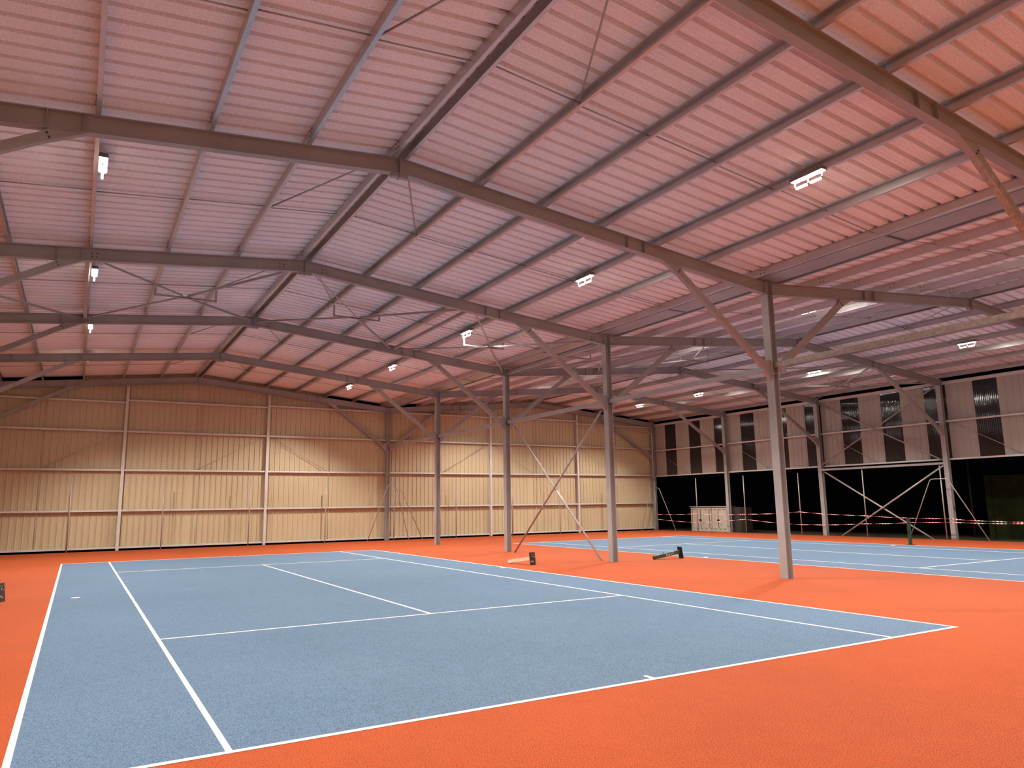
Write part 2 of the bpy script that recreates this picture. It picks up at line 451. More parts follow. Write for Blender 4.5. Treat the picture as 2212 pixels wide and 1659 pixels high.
for i in range(6):
    fn = frame_name(i)
    r, _, _ = rafter(i, XL, RX1, 'left rafter of the %s, rising to the left hall ridge' % fn, True); stiffeners(r, i, (-0.47, 0.0, -2.1))
    if i in (2, 3): bolts(r, i, (0.25, 4.4))
    r, _, _ = rafter(i, XM - CD / 2, RX1, 'rafter of the %s falling from left hall ridge to middle column' % fn, True); stiffeners(r, i, (10.33, 10.8))
    if i in (2, 3): bolts(r, i, (5.5, 14.25))
    r, _, _ = rafter(i, XM + CD / 2, RX2, 'rafter of the %s rising from middle column to right hall ridge' % fn, True); stiffeners(r, i, (18.72, 19.16))
    if i in (2, 3): bolts(r, i, (15.25, 19.6))
    r, _, _ = rafter(i, XR - CD / 2 if i > 1 else XR + 0.2, RX2, 'rafter of the %s falling from right hall ridge to right side' % fn, True); stiffeners(r, i, (29.0, 29.45))

def knee(i, xa, za, xb, label):
    """xa,za: at the column; xb: at the rafter soffit"""
    y = FY[i]; zb = ztop(xb) - RH
    root = empty('knee_brace', label, 'brace', (xa, y, za))
    p0, p1 = Vector((xa, y, za)), Vector((xb, y, zb)); d = (p1 - p0).normalized()
    n = Vector((-d.z, 0, d.x)); n = n if n.z > 0 else -n
    a, b = p0 + d * 0.16, p1 - d * 0.32
    mb = MB(); mb.bar(a, b, rect(0.11, 0.145), n)
    local(mb.build('brace_tube', M['spangle'] if i == 0 else M['steel']), root)
    s = 1 if xb > xa else -1
    mb = MB(); xf = xa + s * 0.001
    mb.prism((xf, y - 0.05, 0), (xf, y + 0.05, 0), [(0, za - 0.20), (s * 0.20, za + 0.02), (s * 0.26, za + 0.16), (s * 0.10, za + 0.30), (0, za + 0.30)], (1, 0, 0), (0, 0, 1))
    local(mb.build('gusset_plate', M['steel']), root)
    mb = MB()
    mb.prism((0, y - 0.05, 0), (0, y + 0.05, 0), [(b.x - n.x * 0.075, b.z - n.z * 0.075), (b.x + n.x * 0.075, b.z + n.z * 0.075), (xb - s * 0.22, ztop(xb - s * 0.22) - RH), (xb + s * 0.28, ztop(xb + s * 0.28) - RH)], (1, 0, 0), (0, 0, 1))
    local(mb.build('gusset_plate', M['steel']), root)
    for t in (-0.035, 0.035):
        mb = MB(); k = b + d * 0.07 + n * t
        mb.cyl((k.x, y - 0.07, k.z), 0.014, 0.02, (0, 1, 0), 6)
        local(mb.build('bolt', M['bolt']), root)
for i in range(6):
    fn = frame_name(i)
    knee(i, XL + 0.05, 4.90, -0.22, 'knee brace under the left rafter of the %s' % fn)
    knee(i, XM - CD / 2, 4.90, 11.62, 'knee brace leaning left from the middle column of the %s' % fn)
    knee(i, XM + CD / 2, 4.90, 17.86, 'knee brace leaning right from the middle column of the %s' % fn)
    if i >= 2: knee(i, XR - CD / 2, 4.75, 29.5, 'knee brace from the right side column of the %s' % fn)

# struts along the middle row, at knee height
for i in range(5):
    mb = MB(); y0, y1 = FY[i] + CB / 2, FY[i + 1] - CB / 2
    z = 5.08 if i == 0 else 5.02
    mb.bar((XM + 0.02, y0 - 0.09, z), (XM + 0.02, y1 + 0.09, z), rect(0.10, 0.125))
    tag(mb.build('strut_beam', M['spangle'] if i == 0 else M['galv']), 'galvanised tube joining middle columns at knee height, ' + bay_name(i), 'strut')
# braced bay (third to fourth frame)
mb = MB(); mb.bar((XM, FY[2] + 0.02, 6.98), (XM, FY[3] - 0.02, 6.98), rect(0.11, 0.11))
tag(mb.build('strut_beam', M['galv']), 'square tube joining the tops of second and third middle columns', 'strut')
for x, nm in ((9.95, 'left hall, right of the ridge'), (0.12, 'left hall, left of the ridge'), (19.4, 'right hall, left of the ridge'), (29.1, 'right hall, right of the ridge')):
    mb = MB(); z = ztop(x) - 0.12; mb.bar((x, FY[2] + 0.01, z), (x, FY[3] - 0.01, z), rect(0.09, 0.09))
    tag(mb.build('strut_beam', M['galv']), 'square roof tube joining third and fourth frames in the ' + nm, 'strut')
# crossed tubes between the second and third columns of the middle row
XX = XM + 0.02
mb = MB(); mb.tube([(XX + 0.035, FY[3] - 0.55, 4.80), (XX + 0.035, 13.00, 0.0)], 0.035)
tag(mb.build('cross_tube', M['tube']), 'bright cross tube slanting down right between second and third middle columns', 'brace')
mb = MB(); mb.tube([(XX - 0.04, FY[2] + 0.35, 4.75), (XX - 0.04, 18.33, 0.0)], 0.035)
tag(mb.build('cross_tube', M['steel']), 'darker cross tube slanting down left between second and third middle columns', 'brace')

# roof cross bracing in the same bay
def roof_x(xa, xb, label):
    y0, y1 = FY[2] + 0.05, FY[3] - 0.05; xm, ym = (xa + xb) / 2, (y0 + y1) / 2
    zf = lambda x: ztop(x) - 0.17
    zc = (zf(xa) + zf(xb)) / 2 - 0.06
    root = empty('roof_cross_brace', label, 'bracing', (xm, ym, zc))
    c = Vector((xm, ym, zc))
    for x, y in ((xa, y0), (xa, y1), (xb, y0), (xb, y1)):
        p = Vector((x, y, zf(x))); d = (c - p).normalized()
        mb = MB(); mb.bar(p, c - d * 0.10, L_prof(0.055, 0.006))
        local(mb.build('diagonal', M['galv']), root)
    mb = MB(); mb.box(xm - 0.2, xm + 0.2, ym - 0.1, ym + 0.1, zc - 0.012, zc - 0.002)
    local(mb.build('centre_plate', M['galv']), root)
    pur = [p for p in PURLINS if xa < p < xb]
    a, b = (pur[0], pur[-1]) if len(pur) < 3 else (pur[len(pur) // 2 - 1], pur[len(pur) // 2])
    mb = MB(); mb.bar((a + 0.03, ym, zc - 0.04), (b + 0.03, ym, zc - 0.04), L_prof(0.06, 0.006))
    for x in (a + 0.03, b + 0.03): mb.box(x - 0.03, x + 0.03, ym - 0.004, ym + 0.004, zc - 0.04, ztop(x) + 0.02)
    local(mb.build('hanger_bar', M['galv']), root)
PL1 = [-4.30, -2.90, -1.40, 0.14, 1.72, 3.29, 4.84]
PR1 = [5.14, 6.73, 8.20, 9.70, 11.24, 12.76, 14.30]
PL2 = [15.22, 16.55, 18.04, 19.62, 21.12, 22.68, 24.08]
PR2 = [24.42, 26.0, 27.5, 29.0, 30.5, 32.0, 33.62]
PURLINS = PL1 + PR1 + PL2 + PR2
for xa, xb, nm in ((XL + 0.1, 0.05, 'left hall, at the left edge of the picture'), (0.05, RX1 - 0.05, 'left hall, just left of the ridge'), (RX1 + 0.05, 9.93, 'left hall, just right of the ridge'), (9.93, XM - 0.15, 'left hall, next to the middle columns'),
                   (XM + 0.15, 19.4, 'right hall, next to the middle columns'), (19.4, RX2 - 0.05, 'right hall, just left of the ridge'), (RX2 + 0.05, 29.1, 'right hall, just right of the ridge'), (29.1, XR - 0.15, 'right hall, along the right side')):
    roof_x(xa, xb, 'crossed roof bracing in the ' + nm)

# ---------------------------------------------------------------- purlins
PB, PT = 0.065, 0.004
ENDS = [YN] + FY[:5] + [32.05]
_cache = {}
def purlin_mesh(L, flip):
    k = (round(L, 3), flip)
    if k not in _cache:
        mb = MB(); mb.prism((0, 0, 0), (0, L, 0), C_prof(PH, PB, PT, 0.02, flip), (1, 0, 0), (0, 0, 1))
        o = mb.build('length', M['purlin']); _cache[k] = o.data; bpy.data.objects.remove(o)
    return _cache[k]
def sleeve_mesh(flip):
    k = ('s', flip)
    if k not in _cache:
        mb = MB(); u = -flip
        x0, x1 = sorted((u * 0.001, u * 0.006)); mb.box(x0, x1, -0.42, 0.42, 0.012, PH - 0.012)
        o = mb.build('sleeve', M['purlin']); _cache[k] = o.data; bpy.data.objects.remove(o)
    return _cache[k]
def sbolt_mesh(flip):
    k = ('b', flip)
    if k not in _cache:
        mb = MB(); u = -flip
        mb.cyl((u * 0.006, 0, 0), 0.013, 0.012, (u, 0, 0), 6)
        o = mb.build('bolt', M['bolt']); _cache[k] = o.data; bpy.data.objects.remove(o)
    return _cache[k]
def purlin(x, flip, label):
    z = ztop(x) + 0.002
    root = empty('roof_purlin', label, 'purlin', (x, YN, z))
    for a, b in zip(ENDS, ENDS[1:]):
        o = bpy.data.objects.new('length', purlin_mesh(b - a - 0.01, flip)); COL.objects.link(o); o.parent = root; o.location = (0, a + 0.005 - YN, 0)
    for y in FY[:5]:
        o = bpy.data.objects.new('sleeve', sleeve_mesh(flip)); COL.objects.link(o); o.parent = root; o.location = (0, y - YN, 0)
        if flip < 0: continue          # these sleeves turn their bolt heads away
        for yy in (-0.37, -0.27):
            for zz in (0.055, 0.145):
                q = bpy.data.objects.new('bolt', sbolt_mesh(flip)); COL.objects.link(q); q.parent = o; q.location = (0, yy, zz)
    return root
NUM = ['first', 'second', 'third', 'fourth', 'fifth', 'sixth', 'seventh']
for k, x in enumerate(reversed(PL1)): purlin(x, 1, 'galvanised roof purlin, %s to the left of the left hall ridge' % NUM[k])
for k, x in enumerate(PR1): purlin(x, -1 if k < 6 else 1, 'galvanised roof purlin, %s to the right of the left hall ridge%s' % (NUM[k], ', along the valley gutter' if k == 6 else ''))
for k, x in enumerate(reversed(PL2)): purlin(x, 1, 'galvanised roof purlin, %s to the left of the right hall ridge' % NUM[k])
for k, x in enumerate(PR2): purlin(x, -1, 'galvanised roof purlin, %s to the right of the right hall ridge' % NUM[k])

# valley gutter between the two halls
root = empty('valley_gutter', 'wide galvanised valley gutter running above the middle column row', 'gutter', (XM, YN, VZ))
g0, g1, gz = 14.40, 15.16, VZ + 0.05
mb = MB(); mb.prism((0, YN + 0.15, 0), (0, 32.0, 0), [(g0, gz + 0.16), (g0 + 0.05, gz), (g1 - 0.05, gz), (g1, gz + 0.16), (g1 + 0.12, gz + 0.17), (g1 + 0.12, gz + 0.176), (g1 - 0.004, gz + 0.166), (g1 - 0.054, gz + 0.006), (g0 + 0.054, gz + 0.006), (g0 + 0.004, gz + 0.166), (g0 - 0.1, gz + 0.178), (g0 - 0.1, gz + 0.17)], (1, 0, 0), (0, 0, 1))
local(mb.build('channel', M['galv']), root)
for y in (2.4, 9.0, 15.6, 22.1, 28.6):
    mb = MB(); mb.box(g0 + 0.06, g1 - 0.06, y - 0.02, y + 0.02, gz - 0.004, gz - 0.0005)  # comb-like shadows at the gutter joints, drawn as thin dark strips
    for k in range(14):
        xx = g0 + 0.08 + k * 0.045; mb.box(xx, xx + 0.012, y - 0.06, y + 0.06, gz - 0.003, gz - 0.0005)
    local(mb.build('joint_comb_shadow', M['bolt']), root)

# ---------------------------------------------------------------- sag rods at mid bay, ridge rods
MID = [(a + b) / 2 for a, b in zip(FY, FY[1:])]
SLOPES = ((PL1, 'left slope of the left hall'), (PR1, 'right slope of the left hall'), (PL2, 'left slope of the right hall'), (PR2, 'right slope of the right hall'))
for i, y in enumerate(MID):
    for P, nm in SLOPES:
        root = empty('tie_rod_line', 'thin tie rods, %s, %s' % (nm, bay_name(i)), 'tie rod', ((P[0] + P[-1]) / 2, y, ztop(P[3]) + 0.1))
        for k, (a, b) in enumerate(zip(P, P[1:])):
            yy = y + (0.03 if k % 2 else -0.03)
            mb = MB(); mb.tube([(a + 0.01, yy, ztop(a) + 0.11), (b - 0.01, yy, ztop(b) + 0.11)], 0.013, 8)
            local(mb.build('tie_rod', M['galv']), root)
for i, y in enumerate(MID):
    for rx, rz, P, Q, nm in ((RX1, RZ1, 3.29, 6.73, 'left'), (RX2, RZ2, 22.68, 26.0, 'right')):
        for xq, sd in ((P, 'left'), (Q, 'right')):
            s = -1 if xq < rx else 1
            mb = MB(); mb.tube([(rx + s * 0.2, FY[i] + 0.15, rz + 0.06), (xq - s * 0.03, y - 0.05, ztop(xq) + 0.06)], 0.016, 8)
            tag(mb.build('ridge_rod', M['galv']), 'slanting rod from %s hall ridge down its %s side, %s' % (nm, sd, bay_name(i)), 'rod')

# ---------------------------------------------------------------- gable wall steel
GX = [2.0, 8.40, 21.24, 27.56]
plab = ['slim wall post on the far wall, leftmost, under the left hall roof', 'slim wall post on the far wall, just right of the left hall ridge',
        'slim wall post on the far wall, behind the third middle column', 'slim wall post on the far wall, behind the second middle column']
for x, lab in zip(GX, plab):
    mb = MB(); mb.prism((x, YF - 0.10, 0), (x, YF - 0.10, ztop(x) - RH), I_prof(0.17, 0.125, 0.008, 0.010), (1, 0, 0), (0, 1, 0))
    tag(mb.build('wall_post', M['girt']), lab, 'post')
LEV = [(0.085, 'base'), (1.73, 'second lowest'), (3.56, 'middle'), (5.34, 'second highest')]
XS = [XL + 0.05, 2.0, 8.4, XM, 21.24, 27.56, XR]
BN = ['left end bay', 'bay left of the left hall ridge', 'bay left of the middle columns', 'bay right of the middle columns', 'bay under the right hall ridge', 'right end bay']
TOPZ = [6.68, 6.80, 6.88, 6.90, 6.96, 6.80]
for b in range(6):
    x0, x1 = XS[b] + 0.07, XS[b + 1] - 0.07
    if b == 2: x1 -= 0.05
    if b == 3: x0 += 0.05
    for z, nm in LEV + [(TOPZ[b], 'highest')]:
        if nm == 'highest' and b in (0, 5):
            xs = (x0, x1)
        mb = MB(); mb.prism((x0, YF - 0.145, z), (x1, YF - 0.145, z), C_prof(0.153, 0.08, 0.004, 0.018), (0, 0, 1), (0, 1, 0))
        tag(mb.build('wall_girt', M['girt']), 'wall rail on the far wall, %s level, %s' % (nm, BN[b]), 'wall rail')
for (xa, za, xb, zb, lab) in ((1.75, 5.30, -1.2, 3.62, 'left end bay'), (8.2, 5.30, 5.1, 3.62, 'left of the second wall post'), (8.65, 5.30, 11.5, 3.62, 'right of the second wall post'),
                              (20.95, 5.30, 18.05, 3.62, 'left of the third wall post'), (21.5, 5.30, 24.3, 3.62, 'right of the third wall post'), (27.75, 5.30, 30.55, 3.62, 'right of the fourth wall post')):
    mb = MB(); mb.tube([(xa, YF - 0.10, za), (xb, YF - 0.10, zb)], 0.012, 8)
    tag(mb.build('wall_brace_rod', M['galv']), 'slanting rod on the far wall, ' + lab, 'rod')
for b in range(6):
    xm = (XS[b] + XS[b + 1]) / 2
    mb = MB()
    for z0, z1 in ((0.15, 1.72), (1.80, 3.55), (3.63, 5.33), (5.41, TOPZ[b])):
        mb.tube([(xm + 0.02, YF - 0.08, z0), (xm + 0.02, YF - 0.08, z1)], 0.010, 8)
    tag(mb.build('wall_tie_rod', M['galv']), 'upright rod between wall rails of the far wall, ' + BN[b], 'rod')
# cable hung along the gable rafters
pts = []
x = 0.2
cable = [(0.2, 7.62), (1.6, 7.45), (3.0, 7.40), (5.0, 7.52), (6.5, 7.36), (7.9, 7.22), (8.35, 7.3), (9.5, 7.12), (11.2, 6.94), (13.0, 6.66), (14.5, 6.60), (15.6, 6.60), (17.2, 6.82), (18.6, 7.02), (20.0, 7.16), (22.0, 7.24), (24.2, 7.34), (25.5, 7.2), (27.4, 7.02), (30.0, 6.72), (33.4, 6.44)]
mb = MB(); mb.tube([(x, FY[5] - 0.14, z) for x, z in cable], 0.012, 6)
tag(mb.build('cable', M['tube']), 'thin wavy cable hung along the rafters of the far gable', 'cable')
# conduit on the corner column
root = empty('conduit_pipe', 'pale conduit pipe running down the far right corner column', 'pipe', (XR - 0.2, FY[5] - 0.2, 3.5))
mb = MB(); mb.tube([(XR - 0.5, FY[5] - 0.16, 6.44), (XR - 0.26, FY[5] - 0.16, 6.42), (XR - 0.2, FY[5] - 0.16, 6.36), (XR - 0.2, FY[5] - 0.16, 3.5)], 0.018, 8)
local(mb.build('pipe', M['scuff']), root)
mb = MB(); mb.box(XR - 0.32, XR - 0.12, FY[5] - 0.22, FY[5] - 0.12, 3.38, 3.58)
local(mb.build('junction_box', M['tube']), root)

# ---------------------------------------------------------------- right side rails and bracing
RBN = {1: 'bay at the right edge', 2: 'bay with the crossed braces', 3: 'bay right of the cabinet', 4: 'bay at the far corner'}
for i in (0, 1, 2, 3, 4):
    y0, y1 = FY[i] + CB / 2 + 0.01, FY[i + 1] - CB / 2 - 0.01
    if i < 1: continue
    for z, nm in ((3.50, 'lower'), (5.20, 'upper')):
        mb = MB(); mb.prism((XC - 0.03 - 0.16, y0, z), (XC - 0.03 - 0.16, y1, z), C_prof(0.16, 0.07, 0.004, 0.018), (0, 0, 1), (1, 0, 0))
        tag(mb.build('wall_girt', M['girt']), '%s horizontal rail of the right side cladding, %s' % (nm, RBN[i]), 'wall rail')
    mb = MB(); mb.box(XC - 0.10, XC + 0.0, y0 - 0.1, y1 + 0.1, 6.92, 7.06)
    tag(mb.build('wall_girt', M['girt']), 'eaves rail on top of the right side cladding, ' + RBN[i], 'wall rail')
    xx = XC - 0.08
    if i != 2 or True:
        mb = MB(); mb.tube([(xx, y1 - 0.15, 5.22), (xx, (y0 + y1) / 2 + 0.1, 3.56)], 0.012, 8)
        tag(mb.build('wall_brace_rod', M['galv']), 'thin slanting rod on the right side cladding, ' + RBN[i], 'rod')
i = 2; xb = XR - 0.02
for (ya, za, yb, zb, r, lab) in ((18.72, 6.85, 12.50, 3.48, 0.035, 'upper crossed brace on the right side falling to the right'), (12.50, 6.85, 18.72, 3.62, 0.035, 'upper crossed brace on the right side falling to the left'),
                                 (18.70, 3.26, 13.30, -0.03, 0.04, 'lower crossed brace over the dark opening falling to the right'), (12.48, 3.26, 17.95, -0.03, 0.04, 'lower crossed brace over the dark opening falling to the left')):
    off = 0.045 if 'right' in lab.split('falling')[1] else -0.045
    mb = MB(); mb.tube([(xb + off, ya, za), (xb + off, yb, zb)], r, 10)
    tag(mb.build('cross_brace', M['tube']), lab, 'brace')
mb = MB(); mb.bar((xb - 0.02, FY[2] + CB / 2, 3.36), (xb - 0.02, FY[3] - CB / 2, 3.36), rect(0.1, 0.10))
tag(mb.build('strut_beam', M['galv']), 'square tube below the lower rail above the crossed braces', 'strut')

# ---------------------------------------------------------------- lamps
def spot(x, y, z, tilt, size):
    l = bpy.data.lights.new('lamp_light', 'SPOT'); l.energy = LAMP_W; l.color = LAMP_COL
    l.spot_size = math.radians(size); l.spot_blend = 0.5; l.shadow_soft_size = 0.10
    o = bpy.data.objects.new('lamp_light', l); COL.objects.link(o); o.location = (x, y, z)
    o.rotation_euler = (0, -math.radians(tilt), 0)
    return o
def lamp(x, y, s, label, tilt, dz, size):
    """s: side of the purlin it hangs from (+1: purlin is at smaller x)"""
    z = ztop(x) + dz
    root = empty('floodlight', label, 'lamp', (x, y, z), 'floodlights on the purlins')
    mb = MB(); mb.box(x - 0.07, x + 0.07, y - 0.335, y + 0.335, z, z + 0.06)
    for k in range(9): mb.box(x - 0.06, x + 0.06, y - 0.30 + k * 0.075 - 0.005, y - 0.30 + k * 0.075 + 0.005, z + 0.06, z + 0.09)
    local(mb.build('housing', M['lamp']), root)
    mb = MB(); mb.box(min(x, x - s * 0.11), max(x, x - s * 0.11), y - 0.04, y + 0.04, z + 0.06, z + 0.12)
    local(mb.build('bracket', M['galv']), root)
    for dy in (-0.165, 0.165):
        mb = MB(); mb.box(x - 0.055, x + 0.055, y + dy - 0.15, y + dy + 0.15, z - (0.018 if dz > 0 else 0.006), z + 0.001)
        local(mb.build('led_panel', M['led']), root)
    for dy in (-0.15, 0.15):
        mb = MB(); mb.box(x - 0.02, x + 0.02, y + dy - 0.11, y + dy + 0.11, z - 0.15, z - 0.12)  # small glowing bar below the panel
        local(mb.build('lower_glow_bar', M['glow']), root)
    mb = MB()
    for dy in (-0.28, 0.0, 0.28): mb.box(x - 0.01, x + 0.01, y + dy - 0.008, y + dy + 0.008, z - 0.12, z)
    mb.box(x - 0.01, x + 0.01, y - 0.288, y + 0.288, z - 0.12, z - 0.108)
    local(mb.build('hanger', M['lamp']), root)
    sp = spot(x, y, z - 0.17, tilt, size); local(sp, root)
LB = ['bay above the camera'] + [bay_name(i) for i in range(5)]
rows = ((0.28, 1, 16, -0.03, 130, 'left row of the left hall', (-5.2, 1.1, 7.53, 14.2, 20.5, 25.9)),
        (11.13, -1, -16, -0.03, 132, 'right row of the left hall', (-4.6, 1.74, 8.47, 15.15, 21.9, 27.5)),
        (19.79, 1, 0, 0.16, 140, 'left row of the right hall', (-4.6, 1.9, 8.4, 15.0, 21.6, 27.4)),
        (28.90, -1, -8, -0.03, 136, 'right row of the right hall', (-4.6, 1.9, 8.42, 15.15, 22.45, 27.3)))
for x, s, tilt, dz, size, nm, ys in rows:
    for k, y in enumerate(ys):
        lamp(x, y, s, 'lit floodlight, %s, %s' % (nm, LB[k]), tilt, dz, size)

# ================================================================ FENCE POSTS
def bend(pts, r=0.12, n=5):
    """round the corners of a polyline"""
    pts = [Vector(p) for p in pts]; out = [pts[0]]
    for a, b, c in zip(pts, pts[1:], pts[2:]):
        u, v = (a - b).normalized(), (c - b).normalized()
        rr = min(r, (a - b).length * 0.45, (c - b).length * 0.45)
        p, q = b + u * rr, b + v * rr
        for k in range(n + 1):
            t = k / n; out.append(p * (1 - t) ** 2 + b * 2 * t * (1 - t) + q * t * t)
    out.append(pts[-1]); return out
YP, XP, PR = 31.30, 33.30, 0.026
def fpost(x, y, label, braces=(), h=3.25):
    root = empty('fence_post', label, 'post', (x, y, 0))
    mb = MB(); mb.tube([(x, y, 0), (x, y, h)], PR, 10)
    local(mb.build('upright', M['tube']), root)
    for b in braces:
        mb = MB(); mb.tube(bend(b), 0.022, 10)
        local(mb.build('bent_brace', M['tube']), root)
pl = ['thin fence post before the far wall, leftmost', 'thin fence post before the far wall, second from the left', 'thin fence post before the far wall, third, near a wall post',
      'thin fence post before the far wall, fourth from the left']
for x, lab in zip((0.05, 3.72, 7.53, 11.26), pl): fpost(x, YP, lab)
fpost(14.96, YP, 'fence post with three bent braces before the middle wall column', (
    [(13.5, YP, 0), (14.62, YP, 2.93), (14.96, YP, 2.93)], [(15.68, YP - 0.35, 0), (15.1, YP - 0.05, 2.72), (14.96, YP, 2.72)], [(16.62, YP, 0), (15.32, YP, 2.74), (14.96, YP, 2.74)]))
fpost(18.65, YP, 'thin fence post before the far wall, left behind the third middle column')
fpost(22.3, YP, 'thin fence post before the far wall, behind the crossed tubes')
fpost(25.67, YP, 'thin fence post before the far wall, left of the second middle column')
fpost(29.4, YP, 'thin fence post before the far wall, near the right corner')
fpost(XP, YP, 'corner fence post with two bent braces at the far right corner', (
    [(32.05, YP, 0), (32.95, YP, 2.74), (XP, YP, 2.74)], [(XP, 29.46, 0), (XP, 30.9, 2.74), (XP, YP, 2.74)]))
for y, lab in ((27.5, 'thin fence post on the open right side, before the cabinet'), (23.70, 'thin fence post on the open right side, second from the far corner'),
               (19.95, 'thin fence post on the open right side, right of the nearest middle column'), (16.20, 'thin fence post on the open right side, among the crossed braces')):
    fpost(XP, y, lab)
fpost(XP, 12.42, 'fence post with A-shaped bent brace on the open right side', ([(XP - 0.03, 14.1, 0), (XP - 0.03, 12.88, 2.66), (XP - 0.03, 12.12, 2.66), (XP - 0.03, 10.64, 0)],))
fpost(XP, 8.7, 'thin fence post on the open right side, beyond the right edge')

# ---------------------------------------------------------------- barrier tape
def tape(anchors, label, width=0.042, turns=3.2):
    pts = []
    for a, b in zip(anchors, anchors[1:]):
        a, b = Vector(a), Vector(b); n = max(6, int((b - a).length / 0.05))
        for k in range(n):
            t = k / n; p = a.lerp(b, t); p.z -= 0.035 * math.sin(math.pi * t) * min(1, (b - a).length / 4); pts.append(p)
    pts.append(Vector(anchors[-1]))
    mb = MB(); uvl = mb.bm.loops.layers.uv.new('UVMap')
    L = 0; rows_ = []
    for i, p in enumerate(pts):
        if i: L += (p - pts[i - 1]).length
        d = (pts[min(i + 1, len(pts) - 1)] - pts[max(i - 1, 0)]).normalized()
        side = d.cross(Vector((0, 0, 1))).normalized(); up = side.cross(d)
        ang = L * turns + 0.6 * math.sin(L * 0.9)
        v = side * math.cos(ang) + up * math.sin(ang)
        nrm = v.cross(d)
        rows_.append((mb.bm.verts.new(p + v * width / 2), mb.bm.verts.new(p - v * width / 2), L))
    for (a, b, l0), (c, d, l1) in zip(rows_, rows_[1:]):
        f = mb.bm.faces.new((a, b, d, c)); f.smooth = True
        for lp, uv in zip(f.loops, ((l0 / 0.15, 0), (l0 / 0.15, 0.35), (l1 / 0.15, 0.35), (l1 / 0.15, 0))): lp[uvl].uv = uv
    bmesh.ops.recalc_face_normals(mb.bm, faces=mb.bm.faces[:])
    me = bpy.data.meshes.new('barrier_tape'); mb.bm.to_mesh(me); mb.bm.free(); me.materials.append(M['tape'])
    o = bpy.data.objects.new('barrier_tape', me); COL.objects.link(o)
    so = o.modifiers.new('thickness', 'SOLIDIFY'); so.thickness = 0.0015
    tag(o, label, 'tape')
xt = XP - 0.07
tape([(xt, YP, 1.03), (xt, 27.5, 1.07), (xt, 23.70, 1.06), (xt, 19.95, 1.20), (xt, 16.20, 1.02), (xt, 12.42, 0.92), (xt, 8.7, 0.80)], 'upper red and white barrier tape strung along the right side posts')
tape([(xt, YP, 0.73), (xt, 27.5, 0.55), (xt, 23.70, 0.78), (xt, 19.95, 0.54), (xt, 16.20, 0.64), (xt, 13.75, 0.74), (xt, 12.42, 0.77), (xt, 8.7, 0.76)], 'lower sagging red and white barrier tape along the right side posts')

# ================================================================ NET POSTS
def net_post(p0, d, label, tube_mat, plate_mat, length=1.02, lift=0.2, plate=(0.22, 0.36), scuffs=False, wdt=0.10):
    """lying net post: base plate stands on edge at p0, tube runs along d (xy) with its tip on the floor"""
    p0 = Vector((p0[0], p0[1], 0)); d = Vector((d[0], d[1], 0)).normalized()
    root = empty('net_post', label, 'net post', p0)
    hz = plate[1]
    a = p0 + Vector((0, 0, lift)); b = p0 + d * length; b.z = wdt / 2 + 0.003
    ax = (b - a).normalized(); side = ax.cross(Vector((0, 0, 1))).normalized(); up = side.cross(ax)
    mb = MB(); mb.prism(a, b, rect(wdt, wdt), side, up); local(mb.build('square_tube', tube_mat), root)
    mb = MB(); c = p0 + Vector((0, 0, hz / 2 + 0.0)) - ax * 0.006
    tilt = up * (hz / 2); c.z = max(c.z, abs(tilt.z) + 0.004)
    mb.prism(c - ax * 0.012, c, rect(plate[0], hz), side, up); local(mb.build('base_plate', plate_mat), root)
    mb = MB(); q = a.lerp(b, 0.98); mb.prism(b - ax * 0.001, b + ax * 0.003, rect(wdt * 0.84, wdt * 0.84), side, up)
    local(mb.build('open_end', M['dark']), root)
    if scuffs:
        mb = MB()
        for t, h, l, v in ((0.45, 0.03, 0.02, 0.0), (0.47, 0.02, 0.05, 0.02), (0.50, 0.015, 0.015, -0.015), (0.56, 0.045, 0.02, 0.0), (0.62, 0.015, 0.05, 0.0), (0.70, 0.01, 0.09, 0.01), (0.53, 0.01, 0.06, -0.02)):
            q = a.lerp(b, 1 - t) - side * (wdt / 2 + 0.001) + up * v
            mb.prism(q - ax * l / 2, q + ax * l / 2, rect(0.002, h), side, up)
        local(mb.build('paint_scuffs', M['scuff']), root)
        mb = MB(); q = a.lerp(b, 0.62) + up * wdt / 2; mb.tube([q, q + up * 0.07], 0.008, 8); local(mb.build('cleat_pin', M['dark']), root)
    else:
        mb = MB(); random.seed(5)
        for k in range(9):
            q = c + ax * 0.0 + side * random.uniform(-0.08, 0.08) + up * random.uniform(-0.14, 0.14)
            mb.prism(q - ax * 0.0135, q - ax * 0.012, rect(random.uniform(0.01, 0.025), random.uniform(0.01, 0.03)), side, up)
        local(mb.build('mortar_spots', M['cabinet']), root)
    return root
net_post((12.20, 12.98), (-0.16, 1.0), 'cream net post lying on orange floor with its dark base plate raised', M['cream'], M['rust'], 1.10, 0.20, (0.22, 0.37))
net_post((17.30, 12.08), (-0.93, 0.12), 'dark green net post lying on the orange floor near the right court', M['green'], M['black'], 1.02, 0.22, (0.24, 0.37), True)
net_post((-0.90, 12.25), (-1.0, 0.5), 'net post with dark base plate lying at the left picture edge', M['green'], M['rust'], 1.02, 0.2, (0.24, 0.37))
root = empty('net_post', 'short dark green net post standing beyond the right court', 'net post', (28.95, 11.44, 0))
mb = MB(); mb.box(28.90, 29.0, 11.39, 11.49, 0, 1.06); local(mb.build('square_tube', M['green']), root)
mb = MB(); mb.box(28.80, 29.10, 11.32, 11.56, 0, 0.012); local(mb.build('base_plate', M['rust']), root)
mb = MB(); mb.tube([(28.88, 11.44, 0.45), (28.88, 11.44, 0.62)], 0.012, 8); local(mb.build('cleat', M['dark']), root)

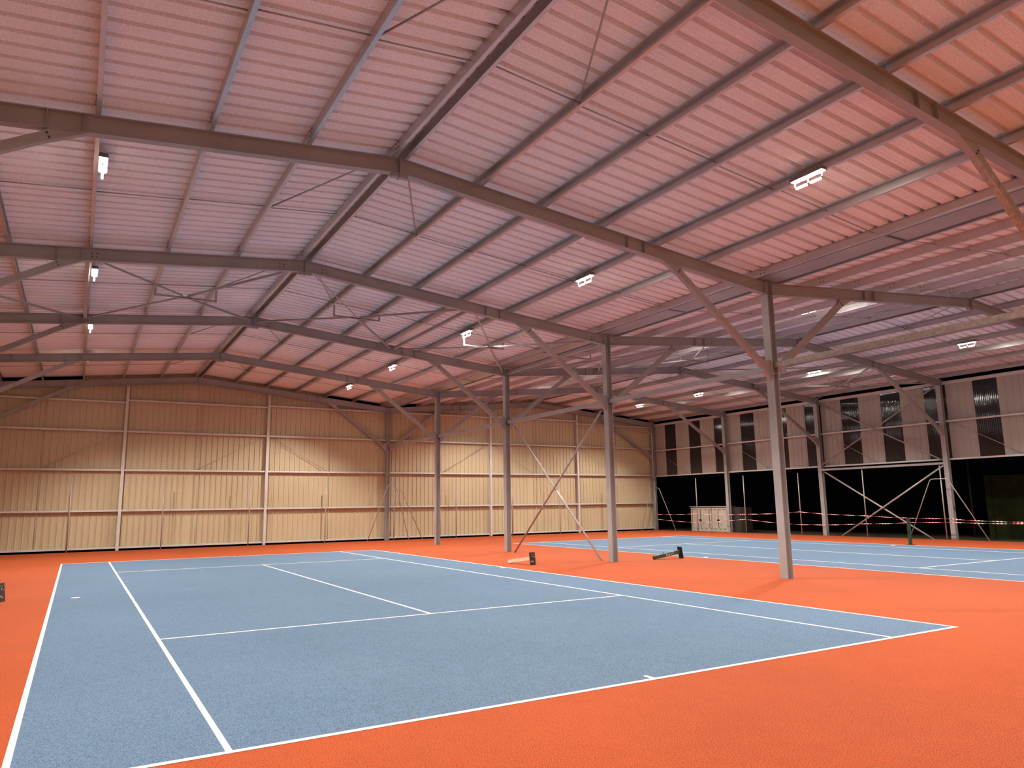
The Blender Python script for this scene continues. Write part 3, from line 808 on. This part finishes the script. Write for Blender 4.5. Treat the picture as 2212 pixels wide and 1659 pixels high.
# ================================================================ OUTSIDE ON THE RIGHT
root = empty('cabinet', 'low beige four-door cabinet standing in the dark opening at the far right', 'cabinet', (34.9, 28.0, 0))
cx0, cx1, ya, yb, ch = 34.55, 35.15, 26.15, 29.35, 1.42
mb = MB(); mb.box(cx0, cx1, ya, yb, -0.03, ch); local(mb.build('body', M['cabinet']), root)
mb = MB(); mb.box(cx0 - 0.06, cx1, ya - 0.04, yb + 0.04, ch + 0.05, ch + 0.10); mb.box(cx0 + 0.1, cx1 - 0.05, ya + 0.1, yb - 0.1, ch, ch + 0.05)
local(mb.build('lid', M['tube']), root)
dw = (yb - ya - 0.3) / 4
for k in range(4):
    y0 = ya + 0.12 + k * dw + (0.06 if k > 1 else 0)
    mb = MB(); mb.box(cx0 - 0.012, cx0 - 0.001, y0 + 0.03, y0 + dw - 0.03, 0.16, ch - 0.14)
    d = local(mb.build('door', M['cabinet']), root)
    mb = MB(); hy = y0 + (dw - 0.06 if k % 2 == 0 else 0.06)
    mb.cyl((cx0 - 0.03, hy, 0.66), 0.055, 0.018, (1, 0, 0), 14)
    hnd = local(mb.build('lock', M['dark']), root); hnd.parent = d; hnd.matrix_parent_inverse = root.matrix_world.inverted() if False else Matrix.Identity(4)
    mb = MB()
    for j in range(12):
        a = -1.2 + 2.4 * j / 11; r0 = 0.16
        yy = hy + (1 if k % 2 else -1) * math.cos(a) * 0.24; zz = 0.66 + math.sin(a) * 0.34
        mb.box(cx0 - 0.014, cx0 - 0.0125, yy - 0.03, yy + 0.03, zz - 0.006, zz + 0.006)
    v = local(mb.build('vent_slots', M['dark']), root); v.parent = d; v.matrix_parent_inverse = Matrix.Identity(4)
mb = MB()
for k in range(5):
    y0 = ya + 0.12 + k * dw + (0.03 if k == 2 else 0.06 if k > 2 else 0)
    mb.box(cx0 - 0.004, cx0 - 0.0005, y0 - 0.022, y0 + 0.022, 0.16, ch - 0.14)
for k in range(8):
    y0 = ya + 0.2 + k * (yb - ya - 0.3) / 7.4; mb.box(cx0 - 0.014, cx0 - 0.0005, y0, y0 + 0.25, ch - 0.13, ch - 0.105)
    mb.box(cx0 - 0.014, cx0 - 0.0005, y0 + 0.1, y0 + 0.17, 0.10, 0.135)
local(mb.build('door_gaps', M['dark']), root)
mb = MB(); mb.box(34.6, 35.2, 24.9, 25.75, -0.03, 1.42); mb.box(34.62, 35.18, 24.92, 25.73, 1.42, 1.46)
tag(mb.build('storage_box', M['darkbox']), 'dark upright box in the shadow right of the beige cabinet', 'box')
root = empty('practice_wall', 'dark green upright board outside at the right picture edge', 'board', (36.0, 10.0, 0))
mb = MB(); mb.box(36.05, 36.15, 6.0, 11.75, -0.03, 2.80); local(mb.build('panel', M['moss']), root)
mb = MB(); mb.box(36.0, 36.2, 11.75, 12.0, -0.03, 2.82); local(mb.build('edge_post', M['moss']), root)
mb = MB(); mb.tube([(36.8, 13.05, -0.03), (36.8, 13.05, 3.6)], 0.05, 10)
tag(mb.build('pole', M['darkbox']), 'dim dark pole standing outside left of the green board', 'pole')
